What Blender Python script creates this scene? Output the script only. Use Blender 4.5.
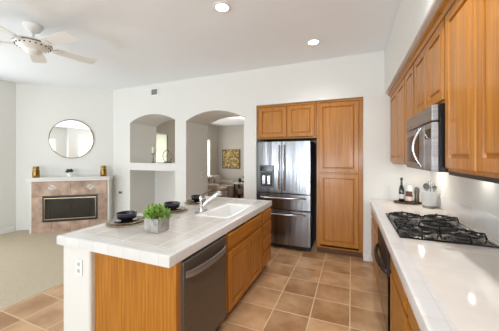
import bpy, bmesh, math, random
from mathutils import Vector, Matrix
random.seed(7)
PI = math.pi
scene = bpy.context.scene
COL = scene.collection
for o in list(bpy.data.objects):
    bpy.data.objects.remove(o)

# ------------------------------------------------------------------ camera
cam_d = bpy.data.cameras.new('camera')
cam = bpy.data.objects.new('camera', cam_d)
COL.objects.link(cam)
cam.location = (0, 0, 1.54)
cam.rotation_euler = (PI / 2, 0, math.radians(22.34))
cam_d.sensor_width = 36.0
cam_d.lens = 247.0 / 499.0 * 36.0
cam_d.shift_y = -8.5 / 499.0
cam_d.clip_start = 0.05
scene.camera = cam

# ------------------------------------------------------------------ world, light, exposure
world = bpy.data.worlds.new('sky')
scene.world = world
world.use_nodes = True
wb = world.node_tree.nodes['Background']
wb.inputs[0].default_value = (0.93, 0.96, 1.0, 1)
wb.inputs[1].default_value = 1.0
vs = scene.view_settings
vs.view_transform = 'Standard'
vs.look = 'None'
vs.gamma = 1.0
vs.exposure = 0.28
vs.use_curve_mapping = False


def area(name, loc, rot, sx, sy, power, color=(1, 1, 1)):
    d = bpy.data.lights.new(name, 'AREA')
    d.shape = 'RECTANGLE'
    d.size = sx
    d.size_y = sy
    d.energy = power
    d.color = color
    o = bpy.data.objects.new(name, d)
    o.location = loc
    o.rotation_euler = rot
    COL.objects.link(o)
    return o


DAY = (0.985, 0.985, 0.98)
UPFILL = (0.80, 0.91, 1.0)
# daylight entering by the windows and glass door behind the camera and in the next room
area('daylight_glass_door', (-1.27, -5.72, 1.35), (PI / 2, 0, 0), 1.6, 2.4, 22, DAY)
area('daylight_added_kitchen_window', (0.35, -5.72, 1.75), (PI / 2, 0, 0), 0.9, 1.4, 26, DAY)  # kitchen window is unseen, added to light the room
area('daylight_corner_window', (-3.85, -5.72, 1.4), (PI / 2, 0, 0), 1.5, 2.1, 30, DAY)
area('daylight_added_side_window', (-6.68, 0.7, 1.5), (PI / 2, 0, -PI / 2), 2.8, 1.7, 38, DAY)  # side window is unseen, added and placed to light the back wall
# added upward fill lights that brighten the ceiling, standing in for ground bounce
area('upfill_glass_door', (-1.27, -5.8, 0.9), (PI / 2 + 0.6, 0, 0), 1.6, 1.6, 125, UPFILL)
area('upfill_corner_window', (-3.85, -5.8, 0.9), (PI / 2 + 0.6, 0, 0), 1.5, 1.5, 80, UPFILL)
area('upfill_kitchen_window', (0.35, -5.8, 1.4), (PI / 2 + 0.6, 0, 0), 0.9, 1.0, 70, UPFILL)
area('upfill_side_window', (-6.78, 0.7, 1.1), (PI / 2 + 0.75, 0, -PI / 2), 2.8, 1.3, 48, UPFILL)
area('daylight_lounge_window_a', (-5.05, 5.28, 1.5), (PI / 2, 0, -PI / 2), 0.7, 1.2, 18, (1, 0.98, 0.95))
area('daylight_lounge_window_b', (-5.05, 7.4, 1.5), (PI / 2, 0, -PI / 2), 1.0, 1.4, 26, (1, 0.98, 0.95))


# ------------------------------------------------------------------ materials
def new_mat(name):
    m = bpy.data.materials.new(name)
    m.use_nodes = True
    return m, m.node_tree, m.node_tree.nodes['Principled BSDF']


def lin(c):
    return tuple((v / 12.92 if v <= 0.04045 else ((v + 0.055) / 1.055) ** 2.4) for v in [x / 255 for x in c]) + (1,)


def plain(name, rgb, rough=0.5, metal=0.0, coat=0.0, spec=0.5, bump=0.0, bscale=60):
    m, nt, p = new_mat(name)
    p.inputs['Base Color'].default_value = lin(rgb)
    p.inputs['Roughness'].default_value = rough
    p.inputs['Metallic'].default_value = metal
    p.inputs['Coat Weight'].default_value = coat
    p.inputs['Coat Roughness'].default_value = 0.08
    p.inputs['Specular IOR Level'].default_value = spec
    tc = nt.nodes.new('ShaderNodeTexCoord')
    n = nt.nodes.new('ShaderNodeTexNoise')
    n.inputs['Scale'].default_value = bscale
    nt.links.new(tc.outputs['Object'], n.inputs['Vector'])
    if bump > 0:
        b = nt.nodes.new('ShaderNodeBump')
        b.inputs['Strength'].default_value = bump
        b.inputs['Distance'].default_value = 0.01
        nt.links.new(n.outputs['Fac'], b.inputs['Height'])
        nt.links.new(b.outputs[0], p.inputs['Normal'])
    return m


def mottled(name, c1, c2, rough=0.5, scale=4.0, stretch=(1, 1, 1), metal=0.0, coat=0.0, bump=0.0, detail=5, lo=0.35, hi=0.65, spec=0.5):
    m, nt, p = new_mat(name)
    tc = nt.nodes.new('ShaderNodeTexCoord')
    mp = nt.nodes.new('ShaderNodeMapping')
    mp.inputs['Scale'].default_value = stretch
    n = nt.nodes.new('ShaderNodeTexNoise')
    n.inputs['Scale'].default_value = scale
    n.inputs['Detail'].default_value = detail
    r = nt.nodes.new('ShaderNodeValToRGB')
    r.color_ramp.elements[0].position = lo
    r.color_ramp.elements[1].position = hi
    r.color_ramp.elements[0].color = lin(c1)
    r.color_ramp.elements[1].color = lin(c2)
    nt.links.new(tc.outputs['Object'], mp.inputs['Vector'])
    nt.links.new(mp.outputs[0], n.inputs['Vector'])
    nt.links.new(n.outputs['Fac'], r.inputs['Fac'])
    nt.links.new(r.outputs[0], p.inputs['Base Color'])
    p.inputs['Roughness'].default_value = rough
    p.inputs['Metallic'].default_value = metal
    p.inputs['Coat Weight'].default_value = coat
    p.inputs['Coat Roughness'].default_value = 0.12
    p.inputs['Specular IOR Level'].default_value = spec
    if bump > 0:
        b = nt.nodes.new('ShaderNodeBump')
        b.inputs['Strength'].default_value = bump
        b.inputs['Distance'].default_value = 0.01
        nt.links.new(n.outputs['Fac'], b.inputs['Height'])
        nt.links.new(b.outputs[0], p.inputs['Normal'])
    return m


def oak(name, axis, c1=(154, 92, 22), c2=(190, 127, 42)):
    s = [40, 40, 40]
    s[axis] = 1.3
    return mottled(name, c1, c2, rough=0.38, scale=1.6, stretch=s, coat=0.2, spec=0.4, bump=0.06, detail=8, lo=0.3, hi=0.7)


def tiles(name, c1, c2, grout, pitch, off, width, axes=(0, 1), rough=0.3, coat=0.0, nscale=3.0, coord='Object', streak=(1, 1, 1)):
    """square ceramic tiles with grout lines"""
    m, nt, p = new_mat(name)
    N, L = nt.nodes.new, nt.links.new
    tc = N('ShaderNodeTexCoord')
    sx = N('ShaderNodeSeparateXYZ')
    L(tc.outputs[coord], sx.inputs[0])

    def mth(op, a, b=None, c=None):
        n = N('ShaderNodeMath')
        n.operation = op
        for i, v in enumerate((a, b, c)):
            if v is None:
                continue
            if isinstance(v, (int, float)):
                n.inputs[i].default_value = v
            else:
                L(v, n.inputs[i])
        return n.outputs[0]
    masks, ids = [], []
    for i, ax in enumerate(axes):
        q = mth('DIVIDE', mth('SUBTRACT', sx.outputs[ax], off[i]), pitch[i])
        fr = mth('FRACT', q)
        ids.append(mth('FLOOR', q))
        d = mth('ABSOLUTE', mth('SUBTRACT', fr, 0.5))
        masks.append(mth('GREATER_THAN', d, 0.5 - width / pitch[i] / 2))
    g = mth('MAXIMUM', masks[0], masks[1]) if len(masks) > 1 else masks[0]
    cmb = N('ShaderNodeCombineXYZ')
    L(ids[0], cmb.inputs[0])
    if len(ids) > 1:
        L(ids[1], cmb.inputs[1])
    wn = N('ShaderNodeTexWhiteNoise')
    L(cmb.outputs[0], wn.inputs['Vector'])
    mp = N('ShaderNodeMapping')
    mp.inputs['Scale'].default_value = streak
    L(tc.outputs[coord], mp.inputs['Vector'])
    add = N('ShaderNodeVectorMath')
    add.operation = 'ADD'
    L(mp.outputs[0], add.inputs[0])
    sc = N('ShaderNodeVectorMath')
    sc.operation = 'SCALE'
    sc.inputs['Scale'].default_value = 7.0
    L(wn.outputs['Color'], sc.inputs[0])
    L(sc.outputs[0], add.inputs[1])
    n = N('ShaderNodeTexNoise')
    n.inputs['Scale'].default_value = nscale
    n.inputs['Detail'].default_value = 6
    L(add.outputs[0], n.inputs['Vector'])
    f = mth('ADD', mth('MULTIPLY', n.outputs['Fac'], 1.0), mth('MULTIPLY', mth('SUBTRACT', wn.outputs['Value'], 0.5), 0.18))
    r = N('ShaderNodeValToRGB')
    r.color_ramp.elements[0].position = 0.32
    r.color_ramp.elements[1].position = 0.68
    r.color_ramp.elements[0].color = lin(c1)
    r.color_ramp.elements[1].color = lin(c2)
    L(f, r.inputs['Fac'])
    mx = N('ShaderNodeMix')
    mx.data_type = 'RGBA'
    L(g, mx.inputs[0])
    L(r.outputs[0], mx.inputs[6])
    mx.inputs[7].default_value = lin(grout)
    L(mx.outputs[2], p.inputs['Base Color'])
    rr = mth('ADD', mth('MULTIPLY', g, 0.5), rough)
    L(rr, p.inputs['Roughness'])
    p.inputs['Coat Weight'].default_value = coat
    b = N('ShaderNodeBump')
    b.inputs['Strength'].default_value = 0.35
    b.inputs['Distance'].default_value = 0.002
    L(mth('SUBTRACT', 1.0, g), b.inputs['Height'])
    L(b.outputs[0], p.inputs['Normal'])
    return m


def glass(name, tint=(1, 1, 1), refl=0.12, rough=0.0):
    m = bpy.data.materials.new(name)
    m.use_nodes = True
    nt = m.node_tree
    nt.nodes.clear()
    out = nt.nodes.new('ShaderNodeOutputMaterial')
    t = nt.nodes.new('ShaderNodeBsdfTransparent')
    t.inputs[0].default_value = tint + (1,)
    g = nt.nodes.new('ShaderNodeBsdfGlossy')
    g.inputs['Roughness'].default_value = rough
    mix = nt.nodes.new('ShaderNodeMixShader')
    mix.inputs[0].default_value = refl
    nt.links.new(t.outputs[0], mix.inputs[1])
    nt.links.new(g.outputs[0], mix.inputs[2])
    nt.links.new(mix.outputs[0], out.inputs[0])
    return m


def emit(name, rgb, strength):
    m, nt, p = new_mat(name)
    p.inputs['Base Color'].default_value = lin(rgb)
    p.inputs['Emission Color'].default_value = lin(rgb)
    p.inputs['Emission Strength'].default_value = strength
    return m


M = dict(
    wall=plain('wall_paint', (226, 225, 220), 0.75, bump=0.04, bscale=120),
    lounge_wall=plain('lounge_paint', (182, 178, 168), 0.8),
    ceiling=plain('ceiling_paint', (243, 246, 249), 0.9, bump=0.05, bscale=140),
    trim=plain('trim_paint', (234, 233, 231), 0.4),
    floor=tiles('terracotta_floor_tile', (164, 122, 82), (212, 172, 130), (226, 200, 164), (0.358, 0.3555), (-0.01, 1.343), 0.010, rough=0.28, nscale=3.2),
    carpet=mottled('beige_carpet', (186, 172, 148), (202, 188, 164), 0.95, scale=90, bump=0.15),
    oak_z=oak('oak_upright_grain', 2),
    oak_y=oak('oak_level_grain', 1),
    oak_x=oak('oak_cross_grain', 0),
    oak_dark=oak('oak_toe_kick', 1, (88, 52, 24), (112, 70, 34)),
    top=tiles('white_counter_tile', (204, 200, 193), (214, 210, 204), (234, 233, 231), (0.33, 0.33), (0.03, 0.03), 0.004, rough=0.15, nscale=5, streak=(1, 5, 1)),
    top_warm=tiles('glossy_warm_white_tile', (224, 217, 208), (234, 228, 220), (214, 208, 200), (0.33, 0.33), (0.03, 0.03), 0.004, rough=0.07, nscale=5),
    edge=tiles('white_edge_tile', (218, 217, 215), (226, 225, 223), (190, 190, 190), (0.152, 0.152), (0.018, 0.06), 0.003, rough=0.16),
    splash=tiles('white_wall_tile', (236, 235, 233), (242, 241, 240), (212, 211, 208), (0.152, 0.175), (0.06, 0.92), 0.003, axes=(1, 2), rough=0.12),
    steel=mottled('brushed_steel', (112, 113, 116), (160, 161, 165), 0.22, scale=1.6, stretch=(7, 7, 0.35), metal=1.0, lo=0.3, hi=0.7, bump=0.5, detail=2),
    steel_dark=mottled('dark_brushed_steel', (112, 106, 98), (120, 114, 106), 0.42, scale=2, stretch=(1, 1, 60), metal=0.75),
    chrome=plain('chrome', (222, 222, 224), 0.08, metal=1.0),
    steel_soft=mottled('satin_steel', (150, 150, 152), (176, 176, 178), 0.42, scale=2, stretch=(1, 1, 40), metal=0.85),
    nickel=plain('bright_handle_metal', (214, 214, 216), 0.2, metal=1.0),
    black=plain('black_enamel', (14, 14, 15), 0.3),
    black_gloss=plain('black_glass', (10, 10, 11), 0.1, spec=0.35),
    oven_panel=plain('dark_oven_panel', (34, 22, 18), 0.45),
    black_matte=plain('black_cast_iron', (17, 17, 18), 0.5),
    gray_plastic=plain('grey_plastic', (92, 94, 98), 0.4),
    fridge_side=plain('charcoal_fridge_side', (58, 58, 60), 0.5),
    white_gloss=plain('white_enamel', (246, 246, 245), 0.2),
    white_plastic=plain('white_plastic', (240, 240, 238), 0.35),
    socket=plain('socket_slot', (120, 120, 120), 0.5),
    rim=plain('aged_brass_rim', (128, 112, 84), 0.4, metal=0.7),
    brass=plain('brass', (192, 174, 138), 0.3, metal=1.0),
    bronze=mottled('antique_bronze', (92, 66, 24), (168, 130, 62), 0.3, scale=9, stretch=(6, 6, 1), metal=0.9),
    slate=mottled('pinkish_slate_tile', (150, 120, 100), (194, 166, 145), 0.45, scale=5, detail=7),
    slate_grout=plain('slate_grout', (176, 158, 144), 0.9),
    accent=mottled('grey_accent_tile', (158, 154, 150), (214, 210, 204), 0.4, scale=25),
    soot=plain('firebox_soot', (30, 28, 26), 0.9),
    log=mottled('log_bark', (54, 42, 32), (110, 92, 74), 0.9, scale=12, stretch=(1, 4, 4), bump=0.5),
    mirror=plain('mirror_silver', (245, 245, 245), 0.02, metal=1.0),
    pane=glass('window_glass', (1, 1, 1), 0.06),
    tint=glass('tinted_glass', (0.10, 0.105, 0.09), 0.09, 0.05),
    vase_glass=glass('clear_glass', (0.75, 0.75, 0.74), 0.2, 0.02),
    bowl=plain('black_glaze', (24, 27, 40), 0.12, coat=0.6),
    plate=mottled('bronze_glaze', (56, 46, 36), (122, 98, 68), 0.25, scale=14, coat=0.4),
    charger=mottled('woven_charger', (128, 112, 92), (192, 176, 150), 0.6, scale=50, bump=0.3),
    concrete=mottled('grey_concrete', (142, 138, 134), (184, 180, 175), 0.8, scale=22),
    soil=plain('dark_soil', (48, 36, 28), 1.0, bump=0.5),
    leaf=mottled('fresh_leaf', (34, 78, 24), (164, 204, 84), 0.5, scale=45),
    leaf_dark=mottled('dark_leaf', (28, 58, 26), (66, 102, 48), 0.5, scale=30),
    walnut=mottled('dark_walnut', (58, 38, 26), (92, 62, 42), 0.4, scale=4, stretch=(2, 20, 20)),
    bottle=plain('dark_bottle_glass', (16, 16, 14), 0.08, coat=0.6),
    label=plain('pale_label', (206, 202, 196), 0.7),
    jar_brown=plain('brown_sauce', (96, 46, 26), 0.2, coat=0.5),
    crock=plain('pale_grey_stoneware', (206, 208, 208), 0.35),
    crock_band=plain('raw_stoneware_band', (142, 142, 142), 0.7),
    utensil=plain('grey_nylon', (112, 114, 116), 0.4),
    wax=plain('candle_wax', (236, 230, 216), 0.5),
    pewter=plain('aged_pewter', (126, 116, 106), 0.35, metal=0.8),
    fabric=mottled('taupe_linen', (156, 144, 134), (186, 174, 162), 0.95, scale=60, bump=0.3),
    cushion=mottled('patterned_cushion', (92, 78, 70), (196, 186, 174), 0.95, scale=18, lo=0.45, hi=0.55),
    throw=mottled('grey_throw', (118, 110, 106), (150, 142, 136), 0.95, scale=40, stretch=(1, 1, 0.3)),
    gold_art=mottled('gold_leaf_painting', (84, 66, 26), (186, 156, 78), 0.5, scale=15, detail=4, lo=0.42, hi=0.60),
    lamp=emit('lamp_glow', (255, 246, 230), 14.0),
    cook_lamp=emit('hood_lamp_glow', (255, 240, 214), 3.0),
    shade=plain('sheer_blind', (214, 222, 206), 0.9),
    blind=None,
    fan_white=plain('fan_white', (236, 235, 230), 0.4),
    slot=plain('vent_shadow_gap', (70, 68, 66), 0.8),
)


mm = bpy.data.materials.new('sheer_blind')
mm.use_nodes = True
mm.node_tree.nodes.clear()
_o = mm.node_tree.nodes.new('ShaderNodeOutputMaterial')
_m = mm.node_tree.nodes.new('ShaderNodeMixShader')
_d = mm.node_tree.nodes.new('ShaderNodeBsdfDiffuse')
_t = mm.node_tree.nodes.new('ShaderNodeBsdfTranslucent')
_d.inputs[0].default_value = _t.inputs[0].default_value = lin((216, 219, 208))
_m.inputs[0].default_value = 0.5
mm.node_tree.links.new(_d.outputs[0], _m.inputs[1])
mm.node_tree.links.new(_t.outputs[0], _m.inputs[2])
mm.node_tree.links.new(_m.outputs[0], _o.inputs[0])
M['blind'] = mm


# ------------------------------------------------------------------ mesh helpers
FR = {}   # frame matrix of every thing or part that has children


def link(o):
    COL.objects.link(o)
    return o


def props(o, label=None, cat=None, group=None, kind=None):
    if label: o['label'] = label
    if cat: o['category'] = cat
    if group: o['group'] = group
    if kind: o['kind'] = kind
    return o


def thing(name, label, cat, loc=(0, 0, 0), rz=0.0, group=None):
    o = link(bpy.data.objects.new(name, None))
    o.empty_display_size = 0.05
    o.location = loc
    o.rotation_euler = (0, 0, rz)
    FR[o.name] = Matrix.Translation(Vector(loc)) @ Matrix.Rotation(rz, 4, 'Z')
    return props(o, label, cat, group)


def copy_tree(o, parent=None):
    c = o.copy()
    link(c)
    c.parent = parent
    for ch in list(o.children):
        copy_tree(ch, c)
    return c


class MB:
    def __init__(s):
        s.v, s.f = [], []

    def add(s, vs, fs):
        n = len(s.v)
        s.v += [tuple(v) for v in vs]
        s.f += [tuple(i + n for i in f) for f in fs]
        return s

    def box(s, x0, x1, y0, y1, z0, z1):
        vs = [(x, y, z) for x in (x0, x1) for y in (y0, y1) for z in (z0, z1)]
        return s.add(vs, [(0, 1, 3, 2), (4, 6, 7, 5), (0, 4, 5, 1), (2, 3, 7, 6), (0, 2, 6, 4), (1, 5, 7, 3)])

    def ring(s, c, ax, rads, n=24, cap=True):
        """lathe: rads is a list of (radius, distance along ax) about centre c"""
        c = Vector(c)
        ax = Vector(ax).normalized()
        t = Vector((1, 0, 0)) if abs(ax.x) < 0.9 else Vector((0, 1, 0))
        u = (t - ax * t.dot(ax)).normalized()
        w = ax.cross(u)
        vs, fs = [], []
        for r, h in rads:
            for i in range(n):
                a = 2 * PI * i / n
                vs.append(c + ax * h + (u * math.cos(a) + w * math.sin(a)) * max(r, 1e-5))
        for k in range(len(rads) - 1):
            for i in range(n):
                j = (i + 1) % n
                fs.append((k * n + i, k * n + j, (k + 1) * n + j, (k + 1) * n + i))
        if cap:
            fs.append(tuple(reversed(range(n))))
            fs.append(tuple((len(rads) - 1) * n + i for i in range(n)))
        return s.add(vs, fs)

    def cyl(s, a, b, r, n=16):
        a, b = Vector(a), Vector(b)
        return s.ring(a, b - a, [(r, 0), (r, (b - a).length)], n)

    def tube(s, pts, r, n=10, closed=False):
        pts = [Vector(p) for p in pts]
        m = len(pts)
        rs = r if isinstance(r, (list, tuple)) else [r] * m
        vs, fs = [], []
        prev = None
        for k, p in enumerate(pts):
            if closed:
                d = pts[(k + 1) % m] - pts[k - 1]
            else:
                d = pts[min(k + 1, m - 1)] - pts[max(k - 1, 0)]
            d.normalize()
            if prev is None:
                t = Vector((0, 0, 1)) if abs(d.z) < 0.9 else Vector((1, 0, 0))
                u = (t - d * t.dot(d)).normalized()
            else:
                u = (prev - d * prev.dot(d)).normalized()
            prev = u
            w = d.cross(u)
            for i in range(n):
                a = 2 * PI * i / n
                vs.append(p + (u * math.cos(a) + w * math.sin(a)) * rs[k])
        for k in range(m if closed else m - 1):
            kk = (k + 1) % m
            for i in range(n):
                j = (i + 1) % n
                fs.append((k * n + i, k * n + j, kk * n + j, kk * n + i))
        if not closed:
            fs.append(tuple(reversed(range(n))))
            fs.append(tuple((m - 1) * n + i for i in range(n)))
        return s.add(vs, fs)

    def prism(s, poly, y0, y1, f=lambda a, b, y: (a, y, b)):
        n = len(poly)
        vs = [f(a, b, y0) for a, b in poly] + [f(a, b, y1) for a, b in poly]
        fs = [tuple(range(n)), tuple(reversed(range(n, 2 * n)))]
        for i in range(n):
            j = (i + 1) % n
            fs.append((i, j, n + j, n + i))
        return s.add(vs, fs)

    def build(s, name, mat, parent=None, local=False, bevel=0.0, smooth=False, seg=2, **kw):
        me = bpy.data.meshes.new(name)
        vs = s.v
        if parent is not None and not local:
            inv = FR[parent.name].inverted()
            vs = [inv @ Vector(v) for v in vs]
        me.from_pydata(vs, [], s.f)
        bm = bmesh.new()
        bm.from_mesh(me)
        bmesh.ops.remove_doubles(bm, verts=bm.verts, dist=1e-6)
        bmesh.ops.recalc_face_normals(bm, faces=bm.faces)
        bm.to_mesh(me)
        bm.free()
        me.materials.append(mat)
        o = link(bpy.data.objects.new(name, me))
        if parent is not None:
            o.parent = parent
            FR[o.name] = FR[parent.name]
        else:
            FR[o.name] = Matrix.Identity(4)
        if smooth:
            for p in me.polygons:
                p.use_smooth = True
            if smooth != 'all':
                try:
                    me.set_sharp_from_angle(angle=math.radians(smooth if smooth is not True else 40))
                except Exception:
                    pass
        if bevel > 0:
            b = o.modifiers.new('bevel', 'BEVEL')
            b.width = bevel
            b.segments = seg
            b.limit_method = 'ANGLE'
        props(o, **kw)
        return o


def box(name, b, mat, parent=None, bevel=0.0, **kw):
    return MB().box(*b).build(name, mat, parent, bevel=bevel, **kw)


def struct(name, mb, mat, **kw):
    return mb.build(name, mat, kind='structure', **kw)


def front(parent, name, O, U, N, w, h, mat, t=0.02, raised=True, z=None, **kw):
    """cabinet front: O lower corner, U along the width, N outward; a raised panel in a frame"""
    O, U, N = Vector(O), Vector(U), Vector(N)
    V = Vector((0, 0, 1))
    if raised:
        e = min(0.06, w * 0.2, h * 0.25)
        prof = [(0, 0), (0, t - 0.005), (0.006, t), (e, t), (e + 0.003, t - 0.013), (e + 0.012, t - 0.013), (e + 0.024, t - 0.002)]
    else:
        prof = [(0, 0), (0, t - 0.008), (0.005, t - 0.006), (0.014, t)]
    vs, fs = [], []
    for ins, d in prof:
        for a, b in ((ins, ins), (w - ins, ins), (w - ins, h - ins), (ins, h - ins)):
            vs.append(O + U * a + V * b + N * d)
    for k in range(len(prof) - 1):
        for i in range(4):
            j = (i + 1) % 4
            fs.append((k * 4 + i, k * 4 + j, k * 4 + 4 + j, k * 4 + 4 + i))
    fs.append((3, 2, 1, 0))
    q = 4 * (len(prof) - 1)
    fs.append((q, q + 1, q + 2, q + 3))
    return MB().add(vs, fs).build(name, mat, parent, **kw)


def carcass(parent, x0, x1, y0, y1, z0, z1, face, mat=None, top=True, stiles=(), rails=()):
    """open box of boards with a face frame on the side named by face ('+x','-x','-y')"""
    t = 0.018
    mb = MB()
    mb.box(x0, x1, y0, y0 + t, z0, z1) if face != '-y' else None
    mb.box(x0, x1, y1 - t, y1, z0, z1)
    if face == '-y':
        mb.box(x0, x0 + t, y0, y1 - t, z0, z1)
        mb.box(x1 - t, x1, y0, y1 - t, z0, z1)
    elif face == '+x':
        mb.box(x0, x0 + t, y0 + t, y1 - t, z0, z1)
    else:
        mb.box(x1 - t, x1, y0 + t, y1 - t, z0, z1)
    ya, yb = (y0, y1 - t) if face == '-y' else (y0 + t, y1 - t)
    xa, xb = (x0 + t, x1 - t) if face == '-y' else (x0 + (t if face == '+x' else 0), x1 - (t if face == '-x' else 0))
    mb.box(xa, xb, ya, yb, z0, z0 + t)
    if top:
        mb.box(xa, xb, ya, yb, z1 - t, z1)
    # frame
    ff = 0.018
    zs = [z0 + t] + [] + [z1 - t]
    s = 0.035
    if face == '-y':
        e = y0
        for a in (x0 + t, x1 - t - s) + tuple(q - s / 2 for q in stiles):
            mb.box(a, a + s, e, e + ff, z0 + t, z1 - t)
        for r in rails:
            mb.box(x0 + t + s, x1 - t - s, e, e + ff, r - 0.02, r + 0.02)
    else:
        e0, e1 = (x1 - ff, x1) if face == '+x' else (x0, x0 + ff)
        for a in (y0 + t, y1 - t - s) + tuple(q - s / 2 for q in stiles):
            mb.box(e0, e1, a, a + s, z0 + t, z1 - t)
        for r in rails:
            mb.box(e0, e1, y0 + t + s, y1 - t - s, r - 0.02, r + 0.02)
    return mb.build('carcass', mat or M['oak_z'], parent)


# ------------------------------------------------------------------ the setting
H = 3.08
YW, YB = 4.05, 4.85       # kitchen face and far face of the deep wall
XL, XR = -6.45, 1.0
YR = -5.5                 # wall behind the camera
struct('floor', MB().box(-3.25, 1.2, -5.65, 4.05, -0.1, 0).box(-4.95, 0.4, 4.05, 8.65, -0.1, 0), M['floor'])
struct('floor_carpet', MB().box(-6.6, -3.25, -5.65, 4.05, -0.1, 0.004), M['carpet'])
struct('ceiling', MB().box(-6.6, 1.2, -5.65, 4.9, H, H + 0.1), M['ceiling'])
struct('ceiling_lounge', MB().box(-4.95, 0.4, 4.85, 8.65, 2.75, 2.85), M['ceiling'])


def arch(x0, x1, zs, zc, top, n=24):
    """polygon between a segmental arch and the top of the wall"""
    w = (x1 - x0) / 2
    h = zc - zs
    R = (w * w + h * h) / (2 * h)
    cx, cz = (x0 + x1) / 2, zc - R
    a0 = math.asin(w / R)
    pts = []
    for i in range(n + 1):
        a = -a0 + 2 * a0 * i / n
        pts.append((cx + R * math.sin(a), cz + R * math.cos(a)))
    return pts


wb_ = MB()
wb_.box(-5.10, -4.523, YW, YB, 0, H)
wb_.box(-4.523, -3.294, YW, YB, 1.255, 1.41)
p = arch(-4.523, -3.294, 2.295, 2.45, H)
for (a, b), (c, d) in zip(p[:-1], p[1:]):
    wb_.prism([(a, b), (c, d), (c, H), (a, H)], YW, YB)
wb_.box(-3.294, -3.025, YW, YB, 0, H)
p = arch(-3.025, -1.775, 2.255, 2.415, H)
for (a, b), (c, d) in zip(p[:-1], p[1:]):
    wb_.prism([(a, b), (c, d), (c, H), (a, H)], YW, YB)
wb_.box(-1.775, -1.535, YW, YB, 0, H)
wb_.box(-1.535, 0.17, YW, YB, 2.44, H)
wb_.box(-1.535, 0.17, YB - 0.03, YB, 0, 2.44)
wb_.box(0.17, 1.1, YW, YB, 0, H)
wb_.box(-4.523, -3.294, YB - 0.05, YB, 0, 1.255)
struct('wall_back', wb_, M['wall'])
struct('wall_right', MB().box(XR, XR + 0.12, YR, YW, 0, H), M['wall'])
# left wall with one wide unseen window, added for its light
lw = MB()
lw.box(XL - 0.12, XL, YR, -0.7, 0, H).box(XL - 0.12, XL, 2.1, 3.1, 0, H)
lw.box(XL - 0.12, XL, -0.7, 2.1, 0, 0.65).box(XL - 0.12, XL, -0.7, 2.1, 2.35, H)
struct('wall_left', lw, M['wall'])
# diagonal wall behind the fireplace
DX, DY, NX, NY = 0.7776, 0.6287, 0.6287, -0.7776
A = Vector((-6.45, 2.91))
P0 = (A.x - 0.02 * DX, A.y - 0.02 * DY)
P1 = (A.x + 1.86 * DX, A.y + 1.86 * DY)
dg = MB()
poly = [P0, P1, (P1[0] - 0.12 * NX, P1[1] - 0.12 * NY), (P0[0] - 0.12 * NX, P0[1] - 0.12 * NY)]
dg.prism(poly, 0, H, f=lambda a, b, y: (a, b, y))
struct('wall_diagonal', dg, M['wall'])
rw = MB()
xs = [-6.57, -4.6, -3.1, -2.1, -0.45, -0.1, 0.8, 1.12]
for a, b in ((0, 1), (2, 3), (4, 5), (6, 7)):
    rw.box(xs[a], xs[b], YR - 0.12, YR, 0, H)
rw.box(-4.6, -3.1, YR - 0.12, YR, 0, 0.25).box(-4.6, -3.1, YR - 0.12, YR, 2.5, H)
rw.box(-2.1, -0.45, YR - 0.12, YR, 2.7, H)
rw.box(-0.1, 0.8, YR - 0.12, YR, 0, 1.0).box(-0.1, 0.8, YR - 0.12, YR, 2.5, H)
rw.box(-2.67, -2.36, YR, YR + 0.3, 0, H)
struct('wall_rear', rw, M['wall'])
# lounge beyond the arch
lo = MB()
lo.box(-4.95, -4.83, YB, 4.92, 0, 2.75).box(-4.95, -4.83, 5.64, 6.9, 0, 2.75).box(-4.95, -4.83, 7.95, 8.5, 0, 2.75)
for a, b in ((4.92, 5.64), (6.9, 7.95)):
    lo.box(-4.95, -4.83, a, b, 0, 0.77).box(-4.95, -4.83, a, b, 2.2, 2.75)
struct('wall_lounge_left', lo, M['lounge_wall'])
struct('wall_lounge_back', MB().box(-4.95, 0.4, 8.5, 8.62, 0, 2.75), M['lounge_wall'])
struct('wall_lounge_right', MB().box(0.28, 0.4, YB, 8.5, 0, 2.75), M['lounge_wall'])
struct('soffit', MB().box(0.45, XR, YR, YW, 2.45, H), M['wall'], bevel=0.012)
struct('wall_island', MB().box(-2.12, -1.80, 1.25, 1.37, 0, 0.85).box(-2.12, -2.00, 1.37, 3.30, 0, 0.85), M['wall'], bevel=0.02, seg=4)
# baseboards
bb = 0.10
struct('baseboard_back', MB().box(0.17, 0.262, YW - 0.014, YW, 0, bb).box(-1.775, -1.535, YW - 0.014, YW, 0, bb)
       .box(-3.294, -3.025, YW - 0.014, YW, 0, bb).box(-5.0, -4.523, YW - 0.014, YW, 0, bb), M['trim'], bevel=0.004)
struct('baseboard_left', MB().box(XL, XL + 0.014, YR, 2.88, 0, bb), M['trim'], bevel=0.004)
struct('baseboard_passage', MB().box(-3.025, -3.011, YW, YB, 0, bb).box(-1.789, -1.775, YW, YB, 0, bb), M['trim'], bevel=0.004)


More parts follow.
